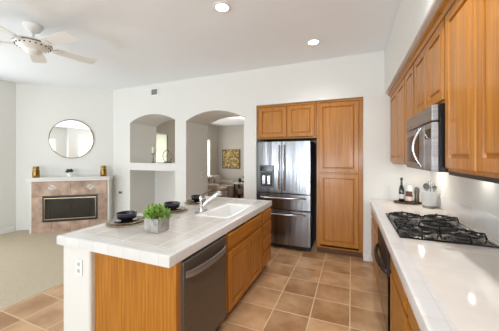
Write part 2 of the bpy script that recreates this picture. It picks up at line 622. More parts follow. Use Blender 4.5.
def window(n, plane, a0, a1, z0, z1, c, muntins=1, door=False, bars=0, shade=False):
    """plane 'x' or 'y'; c is the room-side coordinate, the pane sits 6 cm behind it"""
    def bx(mb, u0, u1, d0, d1, w0, w1):
        if plane == 'y':
            mb.box(u0, u1, d0, d1, w0, w1)
        else:
            mb.box(d0, d1, u0, u1, w0, w1)
    f = MB()
    s = 0.045
    d0, d1 = c - 0.09, c - 0.03
    bx(f, a0, a0 + s, d0, d1, z0, z1)
    bx(f, a1 - s, a1, d0, d1, z0, z1)
    bx(f, a0 + s, a1 - s, d0, d1, z0, z0 + s * (2 if door else 1))
    bx(f, a0 + s, a1 - s, d0, d1, z1 - s, z1)
    for k in range(muntins):
        m = a0 + (a1 - a0) * (k + 1) / (muntins + 1)
        bx(f, m - 0.03, m + 0.03, d0, d1, z0 + s, z1 - s)
    for k in range(bars):
        m = z0 + (z1 - z0) * (k + 1) / (bars + 1)
        bx(f, a0 + s, a1 - s, d0 + 0.02, d1 - 0.02, m - 0.012, m + 0.012)
    fo = f.build(('door_%d' if door else 'window_%d') % n, M['trim'], kind='structure')
    g = MB()
    bx(g, a0 + s, a1 - s, c - 0.062, c - 0.058, z0 + s, z1 - s)
    g.build('glass_pane', M['pane'], fo)
    return fo


window(1, 'y', -4.6, -3.1, 0.25, 2.5, YR, 1)
window(1, 'y', -2.1, -0.45, 0.0, 2.7, YR, 1, door=True)
window(2, 'y', -0.1, 0.8, 1.0, 2.5, YR, 1)  # unseen kitchen window, added to let in light
window(3, 'x', -0.7, 2.1, 0.65, 2.35, XL, 2)  # unseen side window, added and placed for its light
window(4, 'x', 4.92, 5.64, 0.77, 2.2, -4.83, 0, bars=2)
window(5, 'x', 6.9, 7.95, 0.77, 2.2, -4.83, 1)

t = thing('window_blind', 'pale green sheer blind over the lounge window seen through the niche', 'blind', (-4.85, 5.28, 2.19))
box('sheet', (-4.855, -4.851, 4.93, 5.63, 0.80, 2.16), M['blind'], t)
box('head_rail', (-4.875, -4.840, 4.925, 5.635, 2.16, 2.195), M['trim'], t)

# ------------------------------------------------------------------ island
IT = 0.92
SX0, SX1, SY0, SY1 = -1.51, -1.15, 2.22, 2.93      # sink cut-out
t = thing('countertop', 'white tiled island worktop with plant, faucet and place settings', 'countertop', (-1.6, 2.3, 0.855))
x0, x1, y0, y1 = -2.15, -1.04, 1.225, 3.37
e = 0.10
m = MB()
m.box(x0 + e, SX0, y0 + e, y1 - e, IT - 0.03, IT).box(SX1, x1 - e, y0 + e, y1 - e, IT - 0.03, IT)
m.box(SX0, SX1, y0 + e, SY0, IT - 0.03, IT).box(SX0, SX1, SY1, y1 - e, IT - 0.03, IT)
m.build('tile_surface', M['top'], t)
def edge_ring(x0, x1, y0, y1, sides):
    """rounded V-cap edge tiles round a worktop"""
    mb = MB()
    prof = [(0, -0.068), (0, -0.008), (0.002, -0.002), (0.008, 0.001), (0.020, 0.002), (0.035, 0.0), (e, 0.0), (e, -0.03), (0.02, -0.034), (0.02, -0.068)]
    R = {'-x': ((x0, y0), (x0, y1), (1, 0)), '+x': ((x1, y0), (x1, y1), (-1, 0)), '-y': ((x0, y0), (x1, y0), (0, 1)), '+y': ((x0, y1), (x1, y1), (0, -1))}
    for s in sides:
        a, b, n = R[s]
        vs = []
        for k, q in enumerate((a, b)):
            for d, h in prof:
                px, py = q[0] + n[0] * d, q[1] + n[1] * d
                # mitre against neighbouring edges
                if n[0] != 0:
                    if k == 0 and '-y' in sides: py = y0 + d
                    if k == 1 and '+y' in sides: py = y1 - d
                else:
                    if k == 0 and '-x' in sides: px = x0 + d
                    if k == 1 and '+x' in sides: px = x1 - d
                vs.append((px, py, IT + h))
        m_ = len(prof)
        fs = [(i, (i + 1) % m_, m_ + (i + 1) % m_, m_ + i) for i in range(m_)] + [tuple(range(m_)), tuple(reversed(range(m_, 2 * m_)))]
        mb.add(vs, fs)
    return mb
edge_ring(x0, x1, y0, y1, ['-x', '+x', '-y', '+y']).build('edge_tiles', M['edge'], t, smooth=35, label='white rounded edge tiles of the island worktop')

# wood end panel
t = thing('end_panel', 'plain oak end panel of the island beside the white half wall', 'panel', (-1.42, 1.29, 0))
box('board', (-1.80, -1.062, 1.29, 1.308, 0.0, 0.852), M['oak_z'], t)
box('corner_stile', (-1.062, -1.04, 1.29, 1.335, 0.0, 0.852), M['oak_z'], t, label='darker oak corner post')

FX = -1.05  # face of the island cabinets
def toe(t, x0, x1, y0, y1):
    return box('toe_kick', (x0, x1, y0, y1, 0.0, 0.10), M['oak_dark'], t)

# sink base
t = thing('base_cabinet', 'oak double door cabinet below the sink, next to the dishwasher', 'cabinet', (-1.35, 2.45, 0), group='island cabinets')
m = MB()
for a in (1.987, 2.4525, 2.918):
    m.box(FX - 0.018, FX, a, a + 0.035, 0.118, 0.85)
m.box(FX - 0.018, FX, 2.022, 2.918, 0.655, 0.69)
m.build('face_frame', M['oak_z'], t)
box('side_board', (-1.66, FX - 0.019, 1.985, 2.0, 0.10, 0.85), M['oak_z'], t)
box('side_board', (-1.66, FX - 0.019, 2.94, 2.953, 0.10, 0.85), M['oak_z'], t)
box('back_board', (-1.66, -1.645, 2.001, 2.939, 0.10, 0.85), M['oak_z'], t)
box('floor_board', (-1.644, FX - 0.019, 2.001, 2.939, 0.10, 0.117), M['oak_z'], t)
toe(t, -1.6, FX - 0.07, 1.985, 2.953)
front(t, 'drawer_front', (FX, 2.01, 0.685), (0, 1, 0), (1, 0, 0), 0.92, 0.145, M['oak_y'], raised=False)
front(t, 'door', (FX, 2.01, 0.115), (0, 1, 0), (1, 0, 0), 0.455, 0.545, M['oak_z'])
front(t, 'door', (FX, 2.475, 0.115), (0, 1, 0), (1, 0, 0), 0.455, 0.545, M['oak_z'])
# drawer base
t = thing('base_cabinet', 'oak stack of four drawers at the far end of the island', 'cabinet', (-1.35, 3.14, 0), group='island cabinets')
carcass(t, -1.66, FX, 2.956, 3.33, 0.10, 0.852, '+x', rails=(0.675, 0.49, 0.31))
toe(t, -1.6, FX - 0.07, 2.956, 3.33)
for a, b in ((0.69, 0.83), (0.505, 0.66), (0.325, 0.475), (0.115, 0.295)):
    front(t, 'drawer_front', (FX, 2.968, a), (0, 1, 0), (1, 0, 0), 0.35, b - a, M['oak_y'], raised=False)

# dishwasher
t = thing('dishwasher', 'dark stainless dishwasher built into the island', 'dishwasher', (-1.35, 1.65, 0))
box('tub', (-1.64, -1.085, 1.345, 1.96, 0.05, 0.84), M['black'], t)
box('door', (-1.085, -1.028, 1.35, 1.96, 0.115, 0.835), M['steel_dark'], t, bevel=0.004)
box('toe_panel', (-1.12, -1.10, 1.35, 1.96, 0.0, 0.115), M['black'], t)
pts, rr = [], []
for i in range(17):
    k = i / 16
    pts.append((-1.028 + 0.048 * math.sin(PI * k) ** 0.5 + 0.004, 1.375 + 0.56 * k, 0.745))
hb = MB()
for i in range(16):
    (xa, ya, za), (xb, yb, zb) = pts[i], pts[i + 1]
    hb.add([(xa, ya, za - 0.022), (xa, ya, za + 0.022), (xa - 0.012, ya, za + 0.022), (xa - 0.012, ya, za - 0.022),
            (xb, yb, zb - 0.022), (xb, yb, zb + 0.022), (xb - 0.012, yb, zb + 0.022), (xb - 0.012, yb, zb - 0.022)],
           [(0, 1, 5, 4), (1, 2, 6, 5), (2, 3, 7, 6), (3, 0, 4, 7)] + ([(0, 3, 2, 1)] if i == 0 else []) + ([(4, 5, 6, 7)] if i == 15 else []))
hb.build('handle', M['steel_soft'], t, smooth=40, label='bowed flat bar handle')
box('side_trim', (-1.083, -1.034, 1.3365, 1.3485, 0.115, 0.845), M['gray_plastic'], t)

# sink
t = thing('sink', 'white rectangular basin sink set into the island', 'sink', (-1.33, 2.57, 0.75))
m = MB()
pr_ = [(-0.012, 0.0), (-0.012, 0.006), (0.008, 0.009), (0.018, 0.004), (0.03, -0.02), (0.04, -0.15), (0.07, -0.17), (0.09, -0.172)]
vs, fs = [], []
for ins, h in pr_:
    for a, b in ((SX0 + ins, SY0 + ins), (SX1 - ins, SY0 + ins), (SX1 - ins, SY1 - ins), (SX0 + ins, SY1 - ins)):
        vs.append((a, b, IT + 0.001 + h))
for k in range(len(pr_) - 1):
    for i in range(4):
        j = (i + 1) % 4
        fs.append((4 * k + i, 4 * k + j, 4 * k + 4 + j, 4 * k + 4 + i))
q = 4 * (len(pr_) - 1)
fs.append((q, q + 1, q + 2, q + 3))
m.add(vs, fs).build('basin', M['white_gloss'], t, smooth=50)
MB().ring((-1.325, 2.575, 0.7495), (0, 0, 1), [(0.045, 0), (0.045, 0.003), (0.03, 0.004), (0.012, 0.002)], 20).build('drain', M['chrome'], t, smooth=True)

# faucet
fx, fy = -1.56, 2.37
t = thing('faucet', 'chrome pull-out faucet angled over the sink', 'faucet', (fx, fy, IT))
m = MB()
pl = []
for i in range(24):
    a = 2 * PI * i / 24
    pl.append((fx + 0.030 * math.cos(a), fy + (0.125 if math.sin(a) > 0 else 0.125) * math.sin(a)))
m.prism(pl, IT + 0.0015, IT + 0.011, f=lambda a, b, y: (a, b, y)).build('base_plate', M['chrome'], t, smooth=40)
MB().ring((fx, fy, IT + 0.011), (0, 0, 1), [(0.029, 0), (0.027, 0.02), (0.024, 0.09), (0.025, 0.14), (0.022, 0.165), (0.010, 0.178)], 20).build('body', M['chrome'], t, smooth=True)
MB().tube([(fx + 0.01, fy + 0.005, IT + 0.07), (fx + 0.06, fy + 0.035, IT + 0.125), (fx + 0.12, fy + 0.07, IT + 0.175), (fx + 0.155, fy + 0.09, IT + 0.205), (fx + 0.185, fy + 0.105, IT + 0.21), (fx + 0.198, fy + 0.112, IT + 0.195)],
          [0.019, 0.019, 0.022, 0.026, 0.026, 0.018], 14).build('spout', M['chrome'], t, smooth=True)
MB().tube([(fx, fy, IT + 0.185), (fx + 0.02, fy + 0.02, IT + 0.205), (fx + 0.06, fy + 0.05, IT + 0.235), (fx + 0.085, fy + 0.07, IT + 0.25)], [0.014, 0.013, 0.011, 0.012], 10).build('lever', M['pewter'], t, smooth=True)

# ------------------------------------------------------------------ right run
t = thing('countertop', 'long white tiled worktop along the right wall around the gas cooktop', 'countertop', (0.62, 2.0, 0.855))
CX0 = 0.255
KX0, KX1, KY0, KY1 = 0.345, 0.94, 2.19, 3.05
MB().box(CX0 + e, KX0 + 0.03, -0.6, YW - 0.002, IT - 0.03, IT).box(KX1 - 0.03, XR - 0.002, -0.6, YW - 0.002, IT - 0.03, IT) \
    .box(KX0 + 0.03, KX1 - 0.03, -0.6, KY0 + 0.03, IT - 0.03, IT).box(KX0 + 0.03, KX1 - 0.03, KY1 - 0.03, YW - 0.002, IT - 0.03, IT).build('tile_surface', M['top_warm'], t)
edge_ring(CX0, 5, -0.6, YW - 0.002, ['-x']).build('edge_tiles', M['edge'], t, smooth=35, label='white rounded edge tiles along the right worktop')
t = thing('backsplash', 'low row of white square tiles above the right worktop', 'backsplash', (0.99, 2, IT))
box('tile_row', (XR - 0.011, XR - 0.001, -0.6, YW - 0.002, IT + 0.001, 1.095), M['splash'], t, bevel=0.004)

BX = 0.295
def base_r(y0, y1, label, door_n, drawers=1, zsplit=0.66):
    t = thing('base_cabinet', label, 'cabinet', (0.65, (y0 + y1) / 2, 0), group='right hand base cabinets')
    carcass(t, BX, XR - 0.01, y0, y1, 0.10, 0.852, '-x', rails=(zsplit + 0.012,))
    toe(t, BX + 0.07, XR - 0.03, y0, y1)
    w = y1 - y0 - 0.04
    for k in range(drawers):
        ww = w / drawers
        front(t, 'drawer_front', (BX, y0 + 0.02 + (k + 1) * ww - 0.004, zsplit + 0.02), (0, -1, 0), (-1, 0, 0), ww - 0.008, 0.83 - zsplit - 0.02, M['oak_y'], raised=False)
    for k in range(door_n):
        ww = w / door_n
        front(t, 'door', (BX, y0 + 0.02 + (k + 1) * ww - 0.004, 0.115), (0, -1, 0), (-1, 0, 0), ww - 0.008, zsplit - 0.115, M['oak_z'])
    return t
base_r(2.93, YW - 0.004, 'oak base cabinet between the back wall and the black oven', 2, 1)
base_r(1.55, 2.17, 'oak base cabinet just this side of the black oven', 1, 1)
base_r(0.90, 1.545, 'oak base cabinet nearest the camera on the right, cut by the photo edge', 2, 1)
base_r(-0.05, 0.895, 'oak base cabinet under the near end of the right worktop, below the photo edge', 2, 1)

t = thing('oven', 'black built-in oven with bowed handle below the gas cooktop', 'oven', (0.65, 2.64, 0))
box('body', (BX + 0.01, 0.93, 2.18, 2.925, 0.05, 0.85), M['black'], t)
box('control_panel', (BX - 0.035, BX + 0.008, 2.185, 2.92, 0.60, 0.846), M['oven_panel'], t, bevel=0.006)
box('oven_door', (BX - 0.03, BX + 0.008, 2.185, 2.92, 0.135, 0.592), M['black_gloss'], t, bevel=0.006)
pts = [(BX - 0.03 - 0.05 * math.sin(PI * i / 16) ** 0.6, 2.215 + 0.67 * i / 16, 0.63) for i in range(17)]
MB().tube(pts, 0.017, 10).build('handle', M['black'], t, smooth='all', label='curved black bar handle')
box('toe_panel', (BX + 0.0, BX + 0.008, 2.185, 2.92, 0.03, 0.13), M['steel_dark'], t)

# cooktop
t = thing('cooktop', 'gas cooktop with black cast iron grates set in the right worktop', 'cooktop', (0.64, 2.62, IT))
m = MB()
pr_ = [(0.0, 0.0015), (0.0, 0.006), (0.004, 0.012), (0.022, 0.013), (0.030, 0.008), (0.036, 0.0075)]
vs, fs = [], []
for ins, h in pr_:
    for a, b in ((KX0 + ins, KY0 + ins), (KX1 - ins, KY0 + ins), (KX1 - ins, KY1 - ins), (KX0 + ins, KY1 - ins)):
        vs.append((a, b, IT + h))
for k in range(len(pr_) - 1):
    for i in range(4):
        j = (i + 1) % 4
        fs.append((4 * k + i, 4 * k + j, 4 * k + 4 + j, 4 * k + 4 + i))
q = 4 * (len(pr_) - 1)
fs += [(q, q + 1, q + 2, q + 3), (3, 2, 1, 0)]
m.add(vs, fs).build('surface_panel', mottled('cooktop_steel', (64, 64, 65), (84, 84, 85), 0.22, scale=2, stretch=(60, 1, 1), metal=1.0), t)
bz = IT + 0.0075
for bx_, by_, r in ((0.495, 2.36, 0.042), (0.79, 2.36, 0.034), (0.495, 2.88, 0.034), (0.79, 2.88, 0.045), (0.68, 2.62, 0.05)):
    b = MB().ring((bx_, by_, bz), (0, 0, 1), [(r + 0.018, 0), (r + 0.016, 0.006), (r + 0.004, 0.008), (r, 0.018)], 24).build('burner', M['steel_dark'], t, smooth=True)
    MB().ring((bx_, by_, bz + 0.018), (0, 0, 1), [(r, 0), (r, 0.006), (r - 0.006, 0.010), (0.01, 0.011)], 24).build('burner_cap', M['black_matte'], b, smooth=True)
def grate(cx, cy, r):
    g = MB()
    z0, z1, w = bz + 0.026, bz + 0.038, 0.006
    n = 8
    rim = [(cx + r * math.cos(PI / 8 + k * PI / 4), cy + r * math.sin(PI / 8 + k * PI / 4), (z0 + z1) / 2) for k in range(n)]
    g.tube(rim, 0.0075, 6, closed=True)
    for k in range(4):
        a = k * PI / 2 + PI / 4
        c, q = math.cos(a), math.sin(a)
        g.tube([(cx + 0.03 * c, cy + 0.03 * q, z1 + 0.002), (cx + r * 0.92 * c, cy + r * 0.92 * q, z1)], 0.006, 6)
        a = k * PI / 2
        c, q = math.cos(a), math.sin(a)
        g.tube([(cx + 0.045 * c, cy + 0.045 * q, z1 + 0.004), (cx + r * 1.08 * c, cy + r * 1.08 * q, z1 + 0.004), (cx + r * 1.2 * c, cy + r * 1.2 * q, bz + 0.004)], 0.0068, 6)
    g.build('grate', M['black_matte'], t, smooth='all')
for cx_, cy_, r_ in ((0.495, 2.36, 0.118), (0.79, 2.36, 0.118), (0.495, 2.88, 0.118), (0.79, 2.88, 0.118), (0.68, 2.62, 0.10)):
    grate(cx_, cy_, r_)
for k, (kx, ky) in enumerate(((0.40, 2.53), (0.40, 2.62), (0.40, 2.71), (0.475, 2.575), (0.475, 2.665))):
    MB().ring((kx, ky, bz), (0, 0, 1), [(0.021, 0), (0.020, 0.018), (0.017, 0.024)], 18).build('knob', M['black'], t, smooth=True)

# upper cabinets
UX = 0.54
UZ0, UZ1 = 1.455, 2.445
def upper(y0, y1, z0, n, label):
    t = thing('wall_cabinet', label, 'cabinet', (0.75, (y0 + y1) / 2, z0), group='oak cabinets under the right soffit')
    carcass(t, UX, XR - 0.004, y0, y1, z0, UZ1 - 0.003, '-x', stiles=((y0 + y1) / 2,) if n > 1 else ())
    w = (y1 - y0 - 0.024)
    for k in range(n):
        ww = w / n
        front(t, 'door', (UX, y0 + 0.012 + (k + 1) * ww - 0.004, z0 + 0.018), (0, -1, 0), (-1, 0, 0), ww - 0.008, UZ1 - 0.06 - z0 - 0.018, M['oak_z'])
    MB().prism([(UX - 0.0005, UZ1 - 0.055), (UX - 0.020, UZ1 - 0.052), (UX - 0.030, UZ1 - 0.03), (UX - 0.05, UZ1 - 0.018), (UX - 0.05, UZ1 - 0.002), (UX - 0.0005, UZ1 - 0.002)],
                y0, y1).build('crown_moulding', M['oak_y'], t)
    return t
upper(3.02, YW - 0.004, UZ0, 2, 'oak double wall cabinet in the far corner by the back wall')
upper(2.615, 3.015, UZ0, 1, 'narrow oak wall cabinet just beyond the microwave')
upper(1.835, 2.61, 1.875, 2, 'short oak wall cabinet directly above the microwave')
tD = upper(1.01, 1.83, UZ0, 2, 'tall oak wall cabinet this side of the microwave, nearest the camera in view')
box('light_rail', (UX + 0.004, UX + 0.03, 1.01, 1.83, UZ0 - 0.022, UZ0 - 0.0005), M['black'], tD, label='black strip along the underside')
upper(0.2, 1.005, UZ0, 2, 'oak wall cabinet just beyond the right edge of the photo')

# microwave
t = thing('microwave', 'stainless over-range microwave with bowed white-metal handle', 'microwave', (0.72, 2.22, 1.445))
MB().box(0.50, XR - 0.006, 1.845, 2.60, 1.447, 1.868).build('casing', M['black'], t)
box('vent_hood', (0.462, 0.50, 1.847, 2.598, 1.765, 1.866), M['steel_soft'], t, bevel=0.006)
box('door', (0.462, 0.50, 2.02, 2.598, 1.45, 1.757), M['steel_soft'], t, bevel=0.004)
box('window', (0.4585, 0.4625, 2.15, 2.56, 1.50, 1.71), M['black_gloss'], t)
box('control_panel', (0.462, 0.50, 1.847, 2.012, 1.45, 1.757), M['steel_soft'], t, bevel=0.004)
box('display', (0.4595, 0.4625, 1.87, 1.99, 1.66, 1.72), M['black_gloss'], t)
pts = [(0.466 - 0.055 * math.sin(PI * i / 16) ** 0.9, 2.085, 1.465 + 0.285 * i / 16) for i in range(17)]
MB().tube(pts, 0.009, 10).build('handle', M['nickel'], t, smooth='all', label='bright bowed vertical handle')
box('lamp_lens', (0.89, 0.91, 2.49, 2.55, 1.4425, 1.4465), M['cook_lamp'], t)
area('hood_lamp', (0.90, 2.52, 1.438), (0, 0, 0), 0.015, 0.06, 0.5, (1, 0.95, 0.86))
t = thing('under_cabinet_light', 'slim lit lamp under the far wall cabinet above the utensil crock', 'light', (0.80, 3.60, 1.454))
box('housing', (0.755, 0.845, 3.50, 3.70, 1.440, 1.4545), M['white_plastic'], t, bevel=0.003)
box('lens', (0.79, 0.81, 3.52, 3.68, 1.4375, 1.4398), M['cook_lamp'], t)
area('under_cabinet_beam', (0.80, 3.60, 1.434), (0, 0, 0), 0.015, 0.16, 1.8, (1, 0.95, 0.86))

# ------------------------------------------------------------------ pantry wall
PY = 4.085
t = thing('wall_cabinet', 'oak double door cabinet built in above the refrigerator', 'cabinet', (-1.02, 4.4, 1.86), group=None)
carcass(t, -1.53, -0.515, PY, YB - 0.035, 1.85, 2.435, '-y', stiles=(-0.995,))
box('top_rail', (-1.53, -0.515, PY - 0.01, PY - 0.0005, 2.402, 2.435), M['oak_x'], t, bevel=0.003)
front(t, 'door', (-1.495, PY, 1.875), (1, 0, 0), (0, -1, 0), 0.49, 0.52, M['oak_z'])
front(t, 'door', (-0.985, PY, 1.875), (1, 0, 0), (0, -1, 0), 0.445, 0.52, M['oak_z'])
t = thing('pantry_cabinet', 'tall oak pantry cupboard with two stacked doors right of the refrigerator', 'cabinet', (-0.17, 4.4, 0))
carcass(t, -0.51, 0.165, PY, YB - 0.035, 0.10, 2.435, '-y', rails=(1.285,))
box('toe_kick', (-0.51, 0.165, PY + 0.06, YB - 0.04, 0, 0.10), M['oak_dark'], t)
box('top_rail', (-0.51, 0.165, PY - 0.01, PY - 0.0005, 2.402, 2.435), M['oak_x'], t, bevel=0.003)
front(t, 'door', (-0.475, PY, 1.295), (1, 0, 0), (0, -1, 0), 0.585, 1.10, M['oak_z'])
front(t, 'door', (-0.475, PY, 0.15), (1, 0, 0), (0, -1, 0), 0.585, 1.125, M['oak_z'])

# refrigerator
t = thing('refrigerator', 'stainless French door refrigerator with water dispenser', 'refrigerator', (-1.06, 4.4, 0))
FY = 4.02
fx0, fx1, fm = -1.52, -0.60, -1.065
box('cabinet_shell', (fx0 + 0.005, fx1 - 0.005, FY + 0.065, 4.78, 0.035, 1.80), M['fridge_side'], t)
def fdoor(a, b, z0, z1, name='door', hole=None):
    mb = MB()
    # gently bowed front
    n = 10
    for i in range(n):
        u0, u1 = a + (b - a) * i / n, a + (b - a) * (i + 1) / n
        def yy(u):
            k = (u - fx0) / (fx1 - fx0) * 2 - 1
            return FY - 0.012 * (1 - k * k)
        vs = [(u0, FY + 0.058, z0), (u1, FY + 0.058, z0), (u1, yy(u1), z0), (u0, yy(u0), z0),
              (u0, FY + 0.058, z1), (u1, FY + 0.058, z1), (u1, yy(u1), z1), (u0, yy(u0), z1)]
        fs = [(0, 1, 2, 3), (7, 6, 5, 4), (3, 2, 6, 7), (1, 0, 4, 5)]
        if i == 0: fs.append((0, 3, 7, 4))
        if i == n - 1: fs.append((2, 1, 5, 6))
        mb.add(vs, fs)
    return mb.build(name, M['steel'], t, smooth=30, bevel=0.004)
dl = fdoor(fx0, fm - 0.004, 0.935, 1.80)
dr = fdoor(fm + 0.004, fx1, 0.935, 1.80)
fd1 = fdoor(fx0, fx1, 0.665, 0.922, 'drawer')
fd2 = fdoor(fx0, fx1, 0.085, 0.652, 'drawer')
def vbar(x, z0, z1, par):
    m = MB().tube([(x, FY - 0.005, z0), (x, FY - 0.055, z0 + 0.03), (x, FY - 0.062, (z0 + z1) / 2), (x, FY - 0.055, z1 - 0.03), (x, FY - 0.005, z1)], 0.012, 10)
    m.build('handle', M['nickel'], par, smooth='all')
def hbar(z, par):
    m = MB().tube([(-1.44, FY - 0.004, z), (-1.42, FY - 0.055, z), (-1.06, FY - 0.068, z), (-0.70, FY - 0.055, z), (-0.68, FY - 0.004, z)], 0.013, 10)
    m.build('handle', M['nickel'], par, smooth='all')
vbar(fm - 0.045, 0.99, 1.74, dl)
vbar(fm + 0.045, 0.99, 1.74, dr)
hbar(0.862, fd1)
hbar(0.595, fd2)
ds = MB().box(-1.465, -1.20, FY - 0.018, FY - 0.006, 1.02, 1.40).build('dispenser', M['gray_plastic'], t, bevel=0.004, label='grey water and ice dispenser')
MB().box(-1.445, -1.22, FY - 0.0195, FY - 0.0185, 1.30, 1.385).build('display_panel', M['black_gloss'], ds)
MB().box(-1.435, -1.23, FY - 0.0205, FY - 0.0185, 1.045, 1.28).build('recess', M['black'], ds)
MB().box(-1.40, -1.355, FY - 0.030, FY - 0.0205, 1.08, 1.22).box(-1.31, -1.265, FY - 0.030, FY - 0.0205, 1.08, 1.22).build('paddle', M['nickel'], ds)
box('toe_grille', (fx0 + 0.03, fx1 - 0.03, FY + 0.03, FY + 0.06, 0.035, 0.08), M['black'], t)
for x in (fx0 + 0.06, fx1 - 0.06):
    MB().cyl((x, FY + 0.09, 0.0), (x, FY + 0.09, 0.04), 0.028, 14).build('foot', M['gray_plastic'], t)
    MB().cyl((x, 4.70, 0.0), (x, 4.70, 0.04), 0.028, 14).build('foot', M['gray_plastic'], t)

# ------------------------------------------------------------------ fireplace (local frame: x along the wall, -y into the room)
RZ = math.atan2(DY, DX)
t = thing('fireplace', 'corner fireplace with pinkish slate surround and white mantel shelf', 'fireplace', (A.x, A.y, 0), RZ)
L = dict(parent=t, local=True)
m = MB()
m.box(0.37, 0.60, -0.31, -0.001, 0, 1.04).box(1.58, 1.80, -0.31, -0.001, 0, 1.04).box(0.60, 1.58, -0.31, -0.001, 0.745, 1.04).box(0.60, 1.58, -0.31, -0.001, 0, 0.215)
m.build('chase', M['wall'], **L)
m = MB()
m.box(0.41, 0.60, -0.316, -0.3105, 0, 1.04).box(1.58, 1.763, -0.316, -0.3105, 0, 1.04).box(0.60, 1.58, -0.316, -0.3105, 0.745, 1.04).box(0.60, 1.58, -0.316, -0.3105, 0, 0.215)
m.build('grout_bed', M['slate_grout'], **L)
m = MB()
g = 0.0025
for a, b, z0, z1 in ((0.41, 0.60, 0.215, 0.745), (1.58, 1.763, 0.215, 0.745),
                     (0.41, 0.75, 0, 0.215), (0.75, 1.09, 0, 0.215), (1.09, 1.43, 0, 0.215), (1.43, 1.763, 0, 0.215),
                     (0.41, 1.09, 0.745, 1.04), (1.09, 1.763, 0.745, 1.04)):
    m.box(a + g, b - g, -0.330, -0.3165, z0 + g, z1 - g)
m.build('slate_tiles', M['slate'], bevel=0.003, **L)
for cx in (0.765, 1.455):
    d = 0.088
    MB().prism([(cx - d, 0.915), (cx, 0.915 - d * 0.75), (cx + d, 0.915), (cx, 0.915 + d * 0.75)], -0.334, -0.3305).build('accent_tile', M['accent'], **L)
m = MB()
m.prism([(-0.375, 1.045), (-0.375, 1.075), (-0.395, 1.085), (-0.41, 1.12), (-0.001, 1.12), (-0.001, 1.045)], 0.345, 1.82, f=lambda a, b, y: (y, a, b))
m.build('mantel_shelf', M['trim'], bevel=0.006, **L)
m = MB()
m.box(0.602, 1.578, -0.03, -0.004, 0.217, 0.743).box(0.602, 0.622, -0.30, -0.03, 0.217, 0.743).box(1.558, 1.578, -0.30, -0.03, 0.217, 0.743)
m.box(0.622, 1.558, -0.30, -0.03, 0.217, 0.237).box(0.622, 1.558, -0.30, -0.03, 0.723, 0.743)
m.build('firebox', M['soot'], **L)
m = MB()
m.box(0.602, 1.578, -0.338, -0.305, 0.715, 0.743).box(0.602, 1.578, -0.338, -0.305, 0.217, 0.245).box(0.602, 0.628, -0.338, -0.305, 0.245, 0.715).box(1.552, 1.578, -0.338, -0.305, 0.245, 0.715)
m.build('door_frame', M['black'], **L)
m = MB()
m.box(0.632, 1.548, -0.342, -0.333, 0.688, 0.700).box(0.632, 1.548, -0.342, -0.333, 0.261, 0.273)
m.box(0.632, 0.637, -0.342, -0.333, 0.273, 0.688).box(1.543, 1.548, -0.342, -0.333, 0.273, 0.688)
m.build('brass_trim', M['brass'], **L)
for a, b in ((0.644, 0.72), (0.724, 1.09), (1.094, 1.46), (1.464, 1.536)):
    MB().box(a, b, -0.330, -0.326, 0.278, 0.683).build('glass_door', M['tint'], **L)
for a, b, c, d in ((0.80, 1.35, 0.33, 0.05), (0.85, 1.42, 0.31, 0.045), (0.92, 1.28, 0.41, 0.04)):
    MB().cyl((a, -0.14 - 0.05 * (d > 0.047), c), (b, -0.17 + 0.06 * (d < 0.042), c + 0.02), d, 12).build('log', M['log'], smooth=True, **L)
box_ = MB()
for k in range(6):
    box_.box(0.80 + k * 0.11, 0.812 + k * 0.11, -0.26, -0.08, 0.262, 0.275)
box_.box(0.78, 1.38, -0.265, -0.255, 0.237, 0.275).box(0.78, 1.38, -0.085, -0.075, 0.237, 0.275).build('log_grate', M['black_matte'], **L)


def fp(s, off, z=0):
    return (A.x + s * DX + off * NX, A.y + s * DY + off * NY, z)


def vase(s, label):
    t = thing('vase', label, 'vase', fp(s, 0.20, 1.12), RZ, group='bronze vases on the mantel')
    MB().ring((0, 0, 0.001), (0, 0, 1), [(0.052, 0), (0.060, 0.01), (0.062, 0.06), (0.056, 0.16), (0.050, 0.225), (0.046, 0.225), (0.050, 0.16), (0.05, 0.03)], 24, cap=True).build('vessel', M['bronze'], t, local=True, smooth=True)
    MB().ring((0, 0, 0.165), (0, 0, 1), [(0.0555, 0), (0.0575, 0.004), (0.0555, 0.008)], 24, cap=False).build('band', M['brass'], t, local=True, smooth=True)
    return t
vase(0.435, 'tapered bronze vase at the left end of the mantel')
vase(1.665, 'tapered bronze vase at the right end of the mantel')


def foliage(n, R, c, size, flat=1.0, seed=1, up=0.4):
    rnd = random.Random(seed)
    mb = MB()
    for _ in range(n):
        th = rnd.uniform(0, 2 * PI)
        ph = math.acos(rnd.uniform(-0.25, 1))
        r = R * rnd.uniform(0.45, 1.0)
        d = Vector((math.sin(ph) * math.cos(th), math.sin(ph) * math.sin(th), math.cos(ph) * flat))
        p = Vector(c) + d * r
        dirv = (d + Vector((rnd.uniform(-.6, .6), rnd.uniform(-.6, .6), rnd.uniform(-.3, .6) + up))).normalized()
        side = dirv.cross(Vector((rnd.uniform(-1, 1), rnd.uniform(-1, 1), rnd.uniform(-1, 1)))).normalized()
        nn = side.cross(dirv)
        l, w = size * rnd.uniform(0.7, 1.2), size * rnd.uniform(0.22, 0.36)
        vs = [p, p + dirv * l * 0.45 + side * w + nn * l * 0.08, p + dirv * l, p + dirv * l * 0.45 - side * w + nn * l * 0.08, p + dirv * l * 0.5 - nn * l * 0.05]
        mb.add(vs, [(0, 1, 4), (1, 2, 4), (2, 3, 4), (3, 0, 4)])
    return mb
t = thing('potted_plant', 'tiny dark green plant in a white pot at the middle of the mantel', 'plant', fp(1.03, 0.2, 1.12), RZ)
MB().ring((0, 0, 0.001), (0, 0, 1), [(0.04, 0), (0.052, 0.02), (0.054, 0.075), (0.048, 0.078), (0.046, 0.066)], 20).build('pot', M['white_gloss'], t, local=True, smooth=True)
foliage(70, 0.05, (0, 0, 0.10), 0.045, seed=3).build('foliage', M['leaf_dark'], t, local=True)

